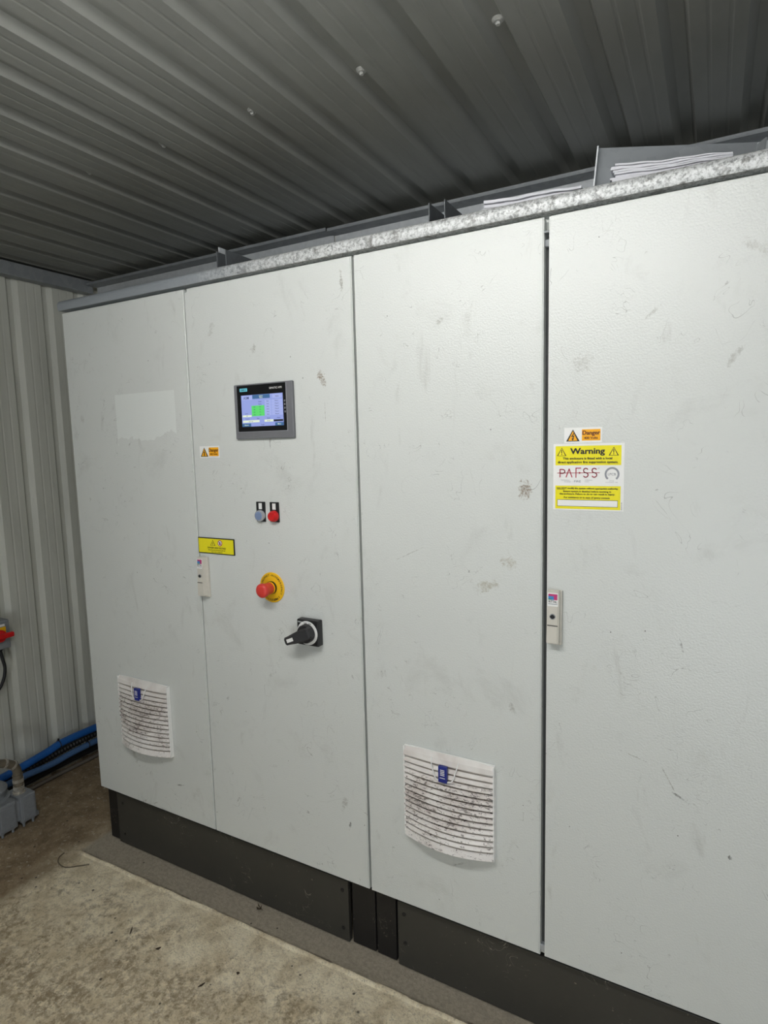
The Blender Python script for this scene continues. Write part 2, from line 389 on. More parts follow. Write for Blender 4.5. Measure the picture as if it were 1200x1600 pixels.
# ------------------------------------------------------------------ the setting
CEIL = 2.318
PIT = .1565
def profile(start, end, first, rib=((0, 0), (.018, .017), (.045, .017), (.055, 0)), sw=.0007):
    """(u, h) box-profile: h>0 is recessed away from the room; ribs open at first+k*PIT"""
    pts = []; k0 = math.floor((start-first)/PIT)
    k = k0
    while first+k*PIT < end:
        a = first+k*PIT
        if a+PIT > start:
            pts += [(a+u_, h_) for u_, h_ in rib]
            for q in (.083, .122): pts += [(a+q, 0), (a+q+.003, sw), (a+q+.007, sw), (a+q+.010, 0)]
        k += 1
    return pts
mb = MB(); pr = profile(-.72, 3.3, 1.907)
Y0, Y1 = -3.3, .74; vs = []; fs = []
ny = 12
for j in range(ny+1):
    y = Y0+(Y1-Y0)*j/ny
    for u, h in pr: vs.append((u, y, CEIL+h))
n = len(pr)
for j in range(ny):
    for i in range(n-1): fs.append([j*n+i, j*n+i+1, (j+1)*n+i+1, (j+1)*n+i])
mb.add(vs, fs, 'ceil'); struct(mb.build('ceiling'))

WX = -.655
WR = ((0, 0), (.014, .0175), (.034, .0175), (.052, 0))
mb = MB(); pr = profile(-3.3, .74, .197, WR, .0008); vs = []; fs = []
for z in (0, .8, 1.6, CEIL+.01):
    for u, h in pr: vs.append((WX-h, u, z))
n = len(pr)
for j in range(3):
    for i in range(n-1): fs.append([j*n+i, j*n+i+1, (j+1)*n+i+1, (j+1)*n+i])
mb.add(vs, fs, 'wall'); struct(mb.build('wall_left'))
mb = MB(); pr = profile(-.72, 3.3, -.62, WR, .0008); vs = []; fs = []
for z in (0, 1.2, CEIL+.01):
    for u, h in pr: vs.append((u, .70+h, z))
n = len(pr)
for j in range(2):
    for i in range(n-1): fs.append([j*n+i, j*n+i+1, (j+1)*n+i+1, (j+1)*n+i])
mb.add(vs, fs, 'wall'); struct(mb.build('wall_back'))

# floor: real relief, finer near the cabinets
def steps(a, b, d):
    k = max(1, round((b-a)/d)); return [a+(b-a)*i/k for i in range(k)]
xs = steps(-.72, 2.2, .012)+steps(2.2, 3.3, .05)+[3.3]
ys = steps(-3.3, -1.2, .06)+steps(-1.2, -.12, .014)+steps(-.12, .0, .0035)+steps(0, .74, .03)+[.74]
def fh(x, y):
    e = y+.079-.018*x+.006*(noise.noise(Vector((x*9, 3, 0))))
    h = .0035*noise.noise(Vector((x*5, y*5, 0)))+.0022*noise.noise(Vector((x*28, y*28, 2)))+.0012*noise.noise(Vector((x*70, y*70, 5)))
    if x > -.04:
        if e > 0: h = -.002+.0008*noise.noise(Vector((x*30, y*30, 9)))
        elif e > -.016: h = h*.4+.0055*(1-abs(e+.008)/.008*.5)
        if abs(e) < .004: h = -.011
    return h-.0015
vs = [(x, y, fh(x, y)) for y in ys for x in xs]; n = len(xs)
fs = [[j*n+i, j*n+i+1, (j+1)*n+i+1, (j+1)*n+i] for j in range(len(ys)-1) for i in range(n-1)]
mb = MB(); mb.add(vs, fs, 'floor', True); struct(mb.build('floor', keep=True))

# purlins: back (lip above a recessed web) and the beam along the left wall
def purlin(xa, xb, dz):
    mb = MB(); mb.box(xa, xb, .595, .599, 2.13, 2.282+dz, 'zinc'); mb.box(xa, xb, .538, .599, 2.280+dz, 2.283+dz, 'zincdark', .0008)  # flange in a darker zinc than the web: underside shade put into the colour
    mb.box(xa, xb, .538, .541, 2.283+dz, 2.291+dz, 'zincdark', .0008); return mb
struct(purlin(-.59, .765, .002).build('trim_1'))
struct(purlin(.771, 3.3, -.002).build('trim_2'))
mb = MB(); mb.box(-.65, -.598, -3.3, .58, 2.252, 2.31, 'zincdark', .004)
struct(mb.build('trim_3'))

# the lamp that lights the room: a bare fluorescent batten under the sheet ceiling
LAMP = thing('fluorescent_batten', (1.45, -1.20, 2.29), 'bare fluorescent batten fixed under the ribbed ceiling', 'lamp')
m = MB(); m.box(.83, 2.07, -1.228, -1.172, 2.262, 2.316, 'white', .006)
for x in (.84, 2.06): m.box(x-.009, x+.009, -1.220, -1.180, 2.178, 2.264, 'white', .004)
m.build('batten_housing', LAMP)
m = MB(); m.lathe((.85, -1.20, 2.200), (1, 0, 0), [(.019, 0), (.019, 1.20)], 'tube', 24); m.build('lamp_tube', LAMP)

# ------------------------------------------------------------------ electrical cabinets
DZ0, DZ1 = .224, 1.990
def door(name, x0, x1, key, parent, round_top_left=0, label=None):
    mb = MB(); b = bmesh.new(); bmesh.ops.create_cube(b, size=1)
    for v in b.verts: v.co = Vector(((x0+x1)/2+v.co.x*(x1-x0), .011+v.co.y*.022, (DZ0+DZ1)/2+v.co.z*(DZ1-DZ0)))
    if round_top_left:
        ce = [e for e in b.edges if all(v.co.x < x0+.001 and v.co.z > DZ1-.001 for v in e.verts)]
        bmesh.ops.bevel(b, geom=ce, offset=round_top_left, segments=5, affect='EDGES')
    fr = [e for e in b.edges if e.verts[0].co.y < .001 and e.verts[1].co.y < .001]
    bmesh.ops.bevel(b, geom=fr, offset=.0025, segments=3, affect='EDGES')
    mb.bm(b, key, False)
    # folded return edge behind the skin
    return mb.build(name, parent, label=label)
cabA = thing('electrical_cabinet', org1, 'left light grey double-door cabinet with touch panel, emergency stop and rotary switch', 'electrical cabinet')
cabB = thing('electrical_cabinet', org2, 'right light grey double-door cabinet with large yellow warning label and vent', 'electrical cabinet')

def carcass(par, x0, x1):
    mb = MB(); mb.box(x0+.004, x1-.004, .030, .52, .205, 2.028, 'body', .003); mb.build('cabinet_body', par)
    mb = MB()
    mb.box(x0+.0, x0+.065, .030, .115, 0, .204, 'plinthc', .003); mb.build('plinth_corner', par, label='black plinth corner at the left end')
    mb = MB()
    mb.box(x1-.083, x1-.002, .030, .115, 0, .204, 'plinthc', .003); mb.build('plinth_corner', par, label='black plinth corner at the right end')
carcass(cabA, 0, 1.198); carcass(cabB, 1.200, 2.42)
mb = MB(); mb.box(.058, 1.106, .024, .040, .0, .200, 'plinth', .0015)
pa = mb.build('plinth_panel', cabA)
mb = MB()
for x, z in ((1.085, .165), (.09, .165), (.09, .04), (1.085, .04)):
    mb = MB(); mb.lathe((x, .0245, z), (0, -1, 0), [(.006, 0), (.006, .002), (.003, .003)], 'plinthc', 12); mb.build('plinth_screw', pa)
mb = MB(); mb.box(1.274, 2.35, .024, .040, .0, .200, 'plinth', .0015)
pb = mb.build('plinth_panel', cabB)
mb = MB()
for x, z in ((1.295, .165), (1.297, .075)):
    mb = MB(); mb.lathe((x, .0245, z), (0, -1, 0), [(.006, 0), (.006, .002), (.003, .003)], 'plinthc', 12); mb.build('plinth_screw', pb)

door('door', .0015, .5938, 'door1', cabA)
door('door', .5982, 1.1955, 'door2', cabA, .010)
door('door', 1.2030, 1.6900, 'door3', cabB)
door('door', 1.7010, 2.40, 'door4', cabB)
# what shows in the gap between the right cabinet's doors
mb = MB(); mb.box(1.688, 1.700, .022, .030, .235, 1.955, 'gap'); mb.build('gasket', cabB)
mb = MB(); mb.box(1.680, 1.712, .004, .024, 1.958, 1.962, 'zincdark'); mb.box(1.684, 1.706, .010, .026, 1.930, 1.946, 'zincdark', .002)
mb.build('lock_rod_guide', cabB)
mb = MB(); mb.box(1.684, 1.706, .010, .026, .228, .246, 'chrome', .002); mb.build('lock_rod_guide', cabB)

# ---- filter grilles
def grille(par, cx, z0, nm='ventilation_grille'):
    W, H = .250, .256; x0 = cx-W/2; n = 24
    def bulge(t, z=None): return .026*(1-(2*t-1)**2)*(.12+.88*min(1, max(0, (z0+H-(z if z is not None else z0+H/2))/H))**.7)   # bows out more towards the bottom
    mb = MB()
    mb.box(x0-.003, x0+W+.003, -.006, -.0002, z0, z0+H, 'white', .002); root = mb.build(nm, par)
    prof = []; hdr = .024; ns = 14; ph = (H-hdr-.012)/ns
    top = z0+H
    # slats and header are one moulding; depth d before bulge
    prof += [(top, .003), (top-.010, .013), (top-hdr+.003, .017), (top-hdr, .015), (top-hdr, .002)]
    z = top-hdr
    for i in range(ns):
        prof += [(z-.0075, .002), (z-.0077, .009), (z-ph+.001, .017), (z-ph, .016), (z-ph, .002)] if i < ns-1 else [(z-.0075, .002), (z-.0077, .009), (z0+.004, .017), (z0, .012), (z0, .002)]
        z -= ph
    vs = []; fs = []; m = len(prof)
    for i in range(n+1):
        t = i/n
        for (zz, d) in prof: bl = bulge(t, zz); vs.append((x0+W*t, -(d+(bl if d > .003 else bl*.9)), zz))
    for i in range(n):
        for j in range(m-1): fs.append([i*m+j, (i+1)*m+j, (i+1)*m+j+1, i*m+j+1])
    g = MB(); g.add(vs, fs, 'grille'); g.build('louvre_panel', root)
    # dark filter behind the slots is the same curve, seen only through gaps
    g = MB(); vs = []; fs = []
    for i in range(n+1):
        t = i/n
        vs += [(x0+.003+(W-.006)*t, -(.0015+bulge(t, z0)*.85), z0+.004), (x0+.003+(W-.006)*t, -(.0015+bulge(t, top-hdr)*.85), top-hdr)]
    for i in range(n): fs.append([2*i, 2*i+2, 2*i+3, 2*i+1])
    g.add(vs, fs, 'grilleback'); g.build('filter_mat', root)
    # end cheeks
    for xx in (x0, x0+W):
        g = MB(); g.box(xx-.002, xx+.002, -.014, 0, z0+.001, top-.001, 'white', .001); g.build('side_cheek', root)
    # blue badge with its moulded clip
    yb = -(.017+.0145+.003); bz1 = top-.021; bx = cx-.004
    g = MB(); g.box(bx-.012, bx+.012, yb, yb+.010, bz1-.043, bz1, 'blue', .0015)
    for q in range(4): g.box(bx-.006, bx+.006, yb-.0006, yb, bz1-.010-q*.0045, bz1-.008-q*.0045, 'white')
    g.box(bx-.007, bx+.007, yb-.0006, yb, bz1-.031, bz1-.0295, 'white')
    g.build('badge', root, label='small blue badge with white print')
    g = MB(); g.tube([(bx-.038, -.018, top-.010), (bx-.034, -.025, top-.028), (bx-.022, yb+.003, bz1-.033), (bx-.013, yb+.003, bz1-.040)], .0016, 'white', 8)
    g.tube([(bx+.038, -.018, top-.010), (bx+.034, -.025, top-.028), (bx+.026, yb+.003, bz1-.033), (bx+.013, yb+.003, bz1-.040)], .0016, 'white', 8)
    g.build('clip_frame', root)
    return root
grille(cabA, .293, .4445)
grille(cabB, 1.450, .4445)

# ---- touch panel
x0, x1, z0, z1 = .786, 1.000, 1.531, 1.689
mb = MB(); mb.box(x0, x1, -.010, -.0002, z0, z1, 'bezel', .003)
mb.box(x0+.012, x1-.020, -.0112, -.010, z0+.020, z1-.004, 'bezeledge', .0005)
hm = mb.build('touch_panel', cabA, label='grey framed touch panel')
mb = MB(); mb.box(x0+.014, x1-.022, -.0125, -.011, z0+.022, z1-.004, 'glass', .0004)
for q in range(4): mb.box(x1-.028, x1-.0235, -.0130, -.0125, 1.632-q*.010, 1.638-q*.010, 'bezel')
mb.build('display_glass', hm, label='black glass front')
sx0, sx1, sz0, sz1 = .816, .968, 1.567, 1.657
def S(u, v): return (sx0+(sx1-sx0)*u, sz0+(sz1-sz0)*v)
mb = MB(); yy = -.0129
def sr(u0, v0, u1, v1, k, y=yy-.0003): a = S(u0, v0); b = S(u1, v1); mb.rect(a[0], b[0], a[1], b[1], y, k, .0001)
def st(s_, u, v, size, k='s_ink', y=yy-.0007, al='CENTER'): a = S(u, v); mb.text(s_, a[0], a[1], size, y, k, al, .01)
sr(0, 0, 1, 1, 's_bg', yy)
sr(.02, .85, .27, .98, 's_cell'); st('ASM', .13, .87, .011)
sr(.28, .87, .70, .995, 's_teal'); st('System', .49, .935, .005, 's_white'); st('Status', .49, .885, .005, 's_white')
sr(.76, .86, .98, .98, 's_cell'); st('Home', .87, .895, .005)
for j in range(6):
    vv = .76-j*.082
    if j > 1: sr(.25, vv-.025, .56, vv+.06, 's_green')
    sr(.575, vv-.02, .72, vv+.055, 's_cell'); sr(.735, vv-.02, .99, vv+.055, 's_cell')
    st('Ready' if j < 2 else 'On', .46, vv, .0045); st('Auto', .645, vv, .0045); st('Pump %d' % (j+1), .86, vv, .0045)
    if j > 1: st('OK', .32, vv, .0045)
sr(.02, .305, .24, .365, 's_white'); st('0.0', .13, .32, .0045)
sr(.02, .13, .43, .20, 's_white'); st('12.5  bar', .22, .145, .0045)
sr(.55, .13, .76, .20, 's_white'); st('50 Hz', .65, .145, .0045); sr(.77, .13, .99, .19, 's_dark')
sr(0, .0, .22, .10, 's_teal'); st('Alarms', .11, .03, .0055, 's_white'); sr(.80, 0, 1, .10, 's_teal'); st('Menu', .9, .03, .0055, 's_white')
st('Trends', .5, .03, .0045); st('Level', .12, .40, .0045); st('Pressure', .14, .23, .0045); st('Flow', .40, .23, .0045); st('Speed', .65, .23, .0045); st('Hours', .89, .23, .0045)
mb.build('screen', hm, label='lit blue and green status screen')
mb = MB(); mb.rect(.812, .840, 1.668, 1.677, -.0129, 's_siem', .0001); mb.text('SIEMENS', .826, 1.6697, .0078, -.0133, 'ink', bold=.02, sx=.78)
mb.build('maker_plate', hm, label='small teal maker plate')
mb = MB(); mb.text('SIMATIC HMI', .966, 1.670, .0078, -.0130, 'white', 'RIGHT', sx=1)
mb.build('printed_lettering', hm, label='pale product lettering above the screen')

# ---- stickers
def tri(cx, z0, h, y, kf, ke, m, t=.0016, face=True):
    w_ = h*.56
    o = [(cx-w_, z0), (cx+w_, z0), (cx, z0+h)]; r_ = .0
    m.poly(o, y, ke)
    s_ = t*1.9
    m.poly([(cx-w_+s_*1.6, z0+t), (cx+w_-s_*1.6, z0+t), (cx, z0+h-s_*1.15)], y-.0003, kf)
def bolt_sym(cx, z0, h, y, k, m):
    p = [(.15, 1), (-.35, .42), (.02, .46), (-.12, .14), (-.3, .2), (0, -.12), (.22, .26), (.05, .2), (.3, .62), (-.05, .56), (.32, 1)]
    m.poly([(cx+a*h*.8, z0+b*h) for a, b in p], y, k)
def danger_sign(par, x0, x1, z0, z1, tilt=0):
    W, H = x1-x0, z1-z0
    m = MB(); m.rect(x0, x1, z0, z1, -.0010, 'white', .0008); r = m.build('danger_label', par, label='small white and orange danger sticker')
    m = MB(); tri(x0+W*.235, z0+H*.10, H*.78, -.0013, 'orange', 'ink', m, .0016); bolt_sym(x0+W*.235, z0+H*.20, H*.46, -.0019, 'ink', m)
    m.build('hazard_symbol', r)
    m = MB(); m.rect(x0+W*.475, x1-W*.04, z0+H*.14, z1-H*.13, -.0013, 'orange'); m.build('orange_panel', r)
    m = MB(); m.text('Danger', x0+W*.715, z0+H*.52, H*.38, -.0017, 'inkbrown', bold=.04, sx=.98); m.text('400 Volts', x0+W*.715, z0+H*.24, H*.21, -.0017, 'inkbrown', bold=.03, sx=1.05)
    m.build('lettering', r); return r
danger_sign(cabA, .627, .708, 1.478, 1.514)
danger_sign(cabB, 1.738, 1.818, 1.500, 1.5335)

# large warning label
x0, x1, z0, z1 = 1.7145, 1.8645, 1.3505, 1.4985; W = x1-x0; H = z1-z0
m = MB(); m.rect(x0, x1, z0, z1, -.0010, 'white', .0008); wl = m.build('warning_label', cabB, label='large white and yellow warning label about fire suppression')
PX = lambda u: x0+W*(u-185)/828.
PZ = lambda v: z1-H*(v-325)/785.
m = MB(); m.rect(PX(212), PX(978), PZ(578), PZ(352), -.0013, 'yellow'); m.build('yellow_band', wl)
m = MB(); m.rect(PX(212), PX(978), PZ(1095), PZ(820), -.0013, 'yellow'); m.build('yellow_band', wl)
m = MB(); m.rect(PX(236), PX(950), PZ(1066), PZ(985), -.0015, 'ink'); m.rect(PX(241), PX(945), PZ(1061), PZ(990), -.0018, 'white'); m.build('blank_contact_box', wl)
for u in (287, 893):
    m = MB()
    tri(PX(u), PZ(468), PZ(370)-PZ(468), -.0016, 'yellow', 'ink', m, .0009)
    m.rect(PX(u-5), PX(u+5), PZ(436), PZ(396), -.0021, 'ink'); m.rect(PX(u-5), PX(u+5), PZ(455), PZ(443), -.0021, 'ink')
    m.build('hazard_symbol', wl)
m = MB(); Y = -.0019
m.text('Warning', PX(592), PZ(445), .0180, Y, 'ink', bold=.034, sx=1.14)
m.text('This enclosure is fitted with a local', PX(590), PZ(510), .0068, Y, 'ink', bold=.03, sx=1.09)
m.text('direct application fire suppression system.', PX(592), PZ(553), .0068, Y, 'ink', bold=.03, sx=1.11)
m.text('DO NOT modify the system without appropriate authority.', PX(592), PZ(858), .0050, Y, 'ink', bold=.03, sx=1.07)
m.rect(PX(232), PX(326), PZ(864), PZ(861), Y, 'ink')
m.text('Ensure system is disabled before working in', PX(590), PZ(895), .0050, Y, 'ink', bold=.03, sx=1.15)
m.text('the enclosure. Failure to do so can result in injury.', PX(590), PZ(925), .0050, Y, 'ink', bold=.03, sx=1.15)
m.text('For assistance or in case of query contact:', PX(588), PZ(967), .0050, Y, 'ink', bold=.03, sx=1.15)
m.build('lettering', wl)
m = MB(); Yr = -.0016; tw = .0021
def stroke(pts, k='inkred', t=tw, y=Yr, close=False):
    P_ = [(PX(a), PZ(b)) for a, b in pts]
    for (a, b), (c, d) in zip(P_, P_[1:]):
        dx, dz = c-a, d-b; L_ = math.hypot(dx, dz) or 1; nx, nz = -dz/L_*t/2, dx/L_*t/2; ex, ez = dx/L_*t*.3, dz/L_*t*.3
        m.poly([(a-ex+nx, b-ez+nz), (c+ex+nx, d+ez+nz), (c+ex-nx, d+ez-nz), (a-ex-nx, b-ez-nz)], y, k)
def arc(cx, cy, rx, ry, a0, a1, n=8): return [(cx+rx*math.cos(math.radians(a0+(a1-a0)*i/n)), cy-ry*math.sin(math.radians(a0+(a1-a0)*i/n))) for i in range(n+1)]
stroke([(268, 718), (268, 628)]+[(300, 628)]+arc(300, 651, 26, 23, 90, -90, 6)+[(268, 674)])
stroke([(342, 718), (378, 622), (412, 718)])
stroke([(460, 722), (460, 612), (516, 612)])
for cx in (575, 675):
    stroke(arc(cx, 640, 26, 26, 30, 270, 9)+arc(cx, 692, 28, 26, 90, -150, 9))
stroke([(236, 670), (735, 666)], t=.0013); 
for q in range(1): m.lathe((PX(502), -.0012, PZ(668)), (0, -1, 0), [(.002, 0), (.002, .0006)], 'inkred', 12)
m.text('FIRE', PX(478), PZ(778), .0062, -.0019, 'inkgrey', bold=.01, sx=1.35)
m.text('PNEUMATICALLY', PX(335), PZ(757), .0026, -.0019, 'inkgrey'); m.text('ACTUATED', PX(360), PZ(777), .0026, -.0019, 'inkgrey')
m.text('SUPPRESSION', PX(612), PZ(757), .0026, -.0019, 'inkgrey'); m.text('SYSTEM', PX(590), PZ(777), .0026, -.0019, 'inkgrey')
m.text('®', PX(727), PZ(622), .0042, -.0019, 'inkgrey')
m.build('red_logo', wl, label='red line-drawn logo lettering')
m = MB(); ou = [(PX(a), PZ(b)) for a, b in arc(878, 682, 84, 82, -50, 230, 28)]; inn = [(PX(a), PZ(b)) for a, b in arc(878, 682, 62, 60, -50, 230, 28)]
n = len(ou); m.add([(x, -.0016, z) for x, z in ou+inn], [[i, i+1, n+i+1, n+i] for i in range(n-1)], 'inkgrey')
m.text('LPCB', PX(875), PZ(696), .0075, -.0019, 'inkgrey', bold=.0); m.text('LPS1666', PX(876), PZ(763), .0028, -.0019, 'inkgrey'); m.text('Cert/LPCB Ref. 1360a', PX(876), PZ(780), .0028, -.0019, 'inkgrey')
m.build('round_approval_mark', wl, label='grey ring-shaped approval mark')
m = MB(); m.text('WL-0113-LBL', PX(996), PZ(1095), .003, -.0014, 'ink', 'LEFT', rot=math.pi/2)
m.build('side_print', wl)

# high-voltage plate
x0, x1, z0, z1 = .5985, .7500, 1.177, 1.228; W = x1-x0; H = z1-z0
m = MB(); m.box(x0, x1, -.0032, -.0002, z0, z1, 'ink', .0008); hv = m.build('high_voltage_plate', cabA, label='yellow high-voltage plate with dark border')
m = MB(); m.rect(x0+.003, x1-.003, z0+.003, z1-.003, -.0038, 'yellow'); m.build('yellow_face', hv)
m = MB(); cx = x0+W*.42; tri(cx, z0+H*.52, H*.36, -.0042, 'yellow', 'ink', m, .0009); bolt_sym(cx, z0+H*.58, H*.17, -.0048, 'ink', m)
cx = x0+W*.62; cz = z0+H*.70
m.lathe((cx, -.0038, cz), (0, -1, 0), [(.0095, 0), (.0095, .0004)], 'inkred', 24); m.lathe((cx, -.0040, cz), (0, -1, 0), [(.0072, 0), (.0072, .0005)], 'white', 24)
m.rect(cx-.0028, cx+.0028, cz-.005, cz+.001, -.0048, 'blue')
for q in range(4): m.rect(cx-.0028+q*.0015, cx-.0018+q*.0015, cz+.0008, cz+.0045-abs(q-1.5)*.0006, -.0048, 'blue')
m.poly([(cx-.0062, cz+.0050), (cx-.0050, cz+.0062), (cx+.0062, cz-.0050), (cx+.0050, cz-.0062)], -.0052, 'inkred')
m.build('hazard_symbol', hv)
m = MB(); xc = x0+W*.52
m.text('DANGER HIGH VOLTAGE', xc, z0+H*.34, .0072, -.0043, 'ink', bold=.02, sx=.92); m.text('ISOLATION OR DISCHARGE BEFORE', xc, z0+H*.215, .0044, -.0043, 'ink', bold=.01, sx=1.0); m.text('THIS COVER IS REMOVED', xc, z0+H*.10, .0044, -.0043, 'ink', bold=.01, sx=.95)
m.build('lettering', hv)

# ---- pilot buttons
def pilot(x, k, ring, lab):
    m = MB(); m.box(x-.0165, x+.0165, -.0045, -.0002, 1.288, 1.347, 'black', .0015); r = m.build('push_button', cabA, label=lab)
    m = MB(); m.rect(x-.006, x+.006, 1.325, 1.343, -.0052, 'white', .0007); m.build('name_tag', r)
    m = MB(); m.lathe((x, -.0045, 1.306), (0, -1, 0), [(.0165, 0), (.0165, .008), (.0148, .0105), (.0135, .0105)], ring, 32); m.build('button_ring', r)
    m = MB(); m.lathe((x, -.009, 1.306), (0, -1, 0), [(.0132, 0), (.0132, .0055 if ring == 'chrome' else .010), (.0120, .0072 if ring == 'chrome' else .0118), (.001, .0076 if ring == 'chrome' else .0125)], k, 32); m.build('button_cap', r)
pilot(.8615, 'lens', 'chrome', 'push button with chrome ring and blue-grey lens'); pilot(.9125, 'red', 'red', 'red push button')

# ---- emergency stop
cx, cz = .8895, 1.091
m = MB(); m.lathe((cx, -.0003, cz), (0, -1, 0), [(.0455, 0), (.0455, .0022), (.0445, .003)], 'estopy', 56); es = m.build('emergency_stop', cabA, label='round yellow plate with red mushroom emergency stop')
m = MB()
for wd, a0, rr in (('EMERGENCY STOP', 62, .0355), ('NOT-AUS', 122, .0355)):
    pass
def arc_text(s_, mid, r, size, k, y, inward=False, adv=.72):
    step = size*adv/r; n = len(s_)
    for i, ch in enumerate(s_):
        if ch == ' ': continue
        a = mid-(i-(n-1)/2)*step*(-1 if inward else 1)
        m.text(ch, cx+r*math.cos(a), cz+r*math.sin(a), size, y, k, 'CENTER', .02, rot=a-math.pi/2+(math.pi if inward else 0))
arc_text('NOT-AUS', math.radians(95), .0345, .0085, 'ink', -.0038)
arc_text('EMERGENCY STOP', math.radians(-10), .0345, .0085, 'ink', -.0038)
arc_text('STILKNOP', math.radians(170), .0345, .0085, 'ink', -.0038)
arc_text('NOODSTOP', math.radians(263), .0345, .0085, 'ink', -.0038)
m.build('lettering', es)
m = MB(); m.lathe((cx, -.003, cz), (0, -1, 0), [(.0195, 0), (.0195, .006), (.0150, .006), (.0150, .010)], 'black', 32)
m.lathe((cx, -.010, cz), (0, -1, 0), [(.0185, 0), (.0185, .0025), (.015, .003)], 'estopy', 32); m.build('collar', es, label='black collar with yellow ring')
m = MB(); m.lathe((cx, -.012, cz), (0, -1, 0), [(.0165, 0), (.0178, .004), (.0182, .018), (.0200, .026), (.0212, .033), (.0208, .038), (.0180, .0415), (.0100, .0435), (.001, .044)], 'redsoft', 40); m.build('mushroom_head', es)

# ---- rotary main switch
x0, x1, z0, z1 = .9925, 1.066, .9385, 1.0135; cx, cz = 1.029, .976
m = MB(); m.box(x0, x1, -.024, -.0002, z0, z1, 'black', .003); rs = m.build('rotary_switch', cabA, label='black square rotary main switch')
m = MB(); m.lathe((cx, -.0242, cz), (0, -1, 0), [(.0350, 0), (.0350, .0012), (.0340, .0016)], 'white', 48)
m.text('OFF  ON', cx+.002, cz+.0258, .0065, -.0262, 'ink', bold=.02); m.build('dial_ring', rs, label='white dial ring')
m = MB(); m.text('SIEMENS', x0+.012, z1-.009, .005, -.0244, 'white', bold=.02, sx=.9); m.build('lettering', rs)
m = MB(); m.lathe((cx, -.0255, cz), (0, -1, 0), [(.0270, 0), (.0270, .012), (.0250, .0150)], 'blacksoft', 40)
# pistol grip: runs from just right of the hub out to the lower left, thick at the hub
ang = math.radians(203); ca, sa = math.cos(ang), math.sin(ang)
def G(u, v, y): return (cx+u*ca-v*sa, y, cz+u*sa+v*ca)
sec = [(-.033, .012, .013), (-.026, .0165, .0155), (.0, .0175, .018), (.022, .0150, .018), (.042, .0125, .017), (.056, .0115, .016), (.060, .008, .013)]
vs = []; fs = []
for u, hw, th in sec:
    yb = -.0385; yf = -.0405-th-(.006 if u > .01 else .003)
    c_ = .0035
    for v, y in ((-hw, yb), (hw, yb), (hw, yf+c_), (hw-c_, yf), (-hw+c_, yf), (-hw, yf+c_)): vs.append(G(u, v, y))
for j in range(len(sec)-1):
    for i in range(6): fs.append([j*6+i, j*6+(i+1) % 6, (j+1)*6+(i+1) % 6, (j+1)*6+i])
fs += [[5, 4, 3, 2, 1, 0], [(len(sec)-1)*6+i for i in range(6)]]
m.add(vs, fs, 'blacksoft'); m.build('grip', rs)
m = MB(); m.add([G(.024, -.005, -.0652), G(.048, -.005, -.0642), G(.048, .005, -.0642), G(.024, .005, -.0652), G(.024, -.005, -.056), G(.048, -.005, -.055), G(.048, .005, -.055), G(.024, .005, -.056)],
      [[0, 1, 2, 3], [4, 5, 6, 7], [0, 1, 5, 4], [1, 2, 6, 5], [2, 3, 7, 6], [3, 0, 4, 7]], 'white'); m.build('pointer_mark', rs, label='white pointer mark')

# ---- lock handles
def lock_handle(par, xa, xb, wedge, lab):
    z0, z1 = 1.041, 1.166; w_ = xb-xa
    m = MB(); m.box(xa+.002, xb+wedge, -.010, -.0002, z0-.004, z1-.001, 'handle', .002)
    r = m.build('lock_handle', par, label=lab)
    m = MB(); b = bmesh.new(); bmesh.ops.create_cube(b, size=1)
    for v in b.verts:
        fr = v.co.y < 0; tp = v.co.z > 0
        v.co = Vector(((xa if v.co.x < 0 else xb)+(0 if fr else (0 if v.co.x < 0 else wedge*.6)), (-.025 if not tp else -.019) if fr else -.004, z1 if tp else z0+.001))
    bmesh.ops.bevel(b, geom=b.edges[:], offset=.002, segments=2, affect='EDGES'); m.bm(b, 'handle'); m.build('lever', r)
    # lever face is raked: y at height z
    yz = lambda z: -.019-.006*(z1-z)/(z1-z0)-.0003
    cx = (xa+xb)/2; m = MB()
    def fr(ax, bx, az, bz, k, e=0): m.add([(ax, yz(az)-e, az), (bx, yz(az)-e, az), (bx, yz(bz)-e, bz), (ax, yz(bz)-e, bz)], [[0, 1, 2, 3]], k)
    hw = w_*.44
    fr(cx-hw, cx+hw, z1-.036, z1-.005, 'white')
    a, bq = cx-hw*.86, cx+hw*.86
    fr(a, bq, z1-.021, z1-.0075, 'magenta', .0003); fr(a, a+(bq-a)*.62, z1-.021, z1-.0125, 'cyan', .0006); fr(a, a+(bq-a)*.38, z1-.021, z1-.0185, 'green', .0009)
    m.text('RITTAL', cx, z1-.0275, .0072, yz(z1-.0275)-.0006, 'ink', bold=.02, sx=.82); fr(a, bq, z1-.0315, z1-.0300, 'inkgrey', .0003)
    m.build('maker_sticker', r, label='white sticker with pink and blue emblem')
    zc = z1-.060; m = MB(); m.lathe((cx, yz(zc)+.002, zc), (0, -1, 0), [(w_*.24, 0), (w_*.24, .0030), (w_*.18, .0030)], 'zincdark', 28)
    m.lathe((cx, yz(zc)-.0008, zc), (0, -1, 0), [(w_*.17, 0), (w_*.17, .0006)], 'black', 24); m.box(cx-w_*.2, cx+w_*.2, yz(zc)-.0020, yz(zc), zc-.0014, zc+.0014, 'black')
    m.build('key_lock', r, label='dark round key lock')
    m = MB(); fr(cx-hw, cx+hw, z1-.0822, z1-.0798, 'handledark'); m.build('finger_slot', r)
lock_handle(cabA, .6045, .6290, .011, 'beige swing handle at the left edge of the control door')
lock_handle(cabB, 1.7065, 1.7335, .005, 'beige swing handle at the left edge of the wide door')

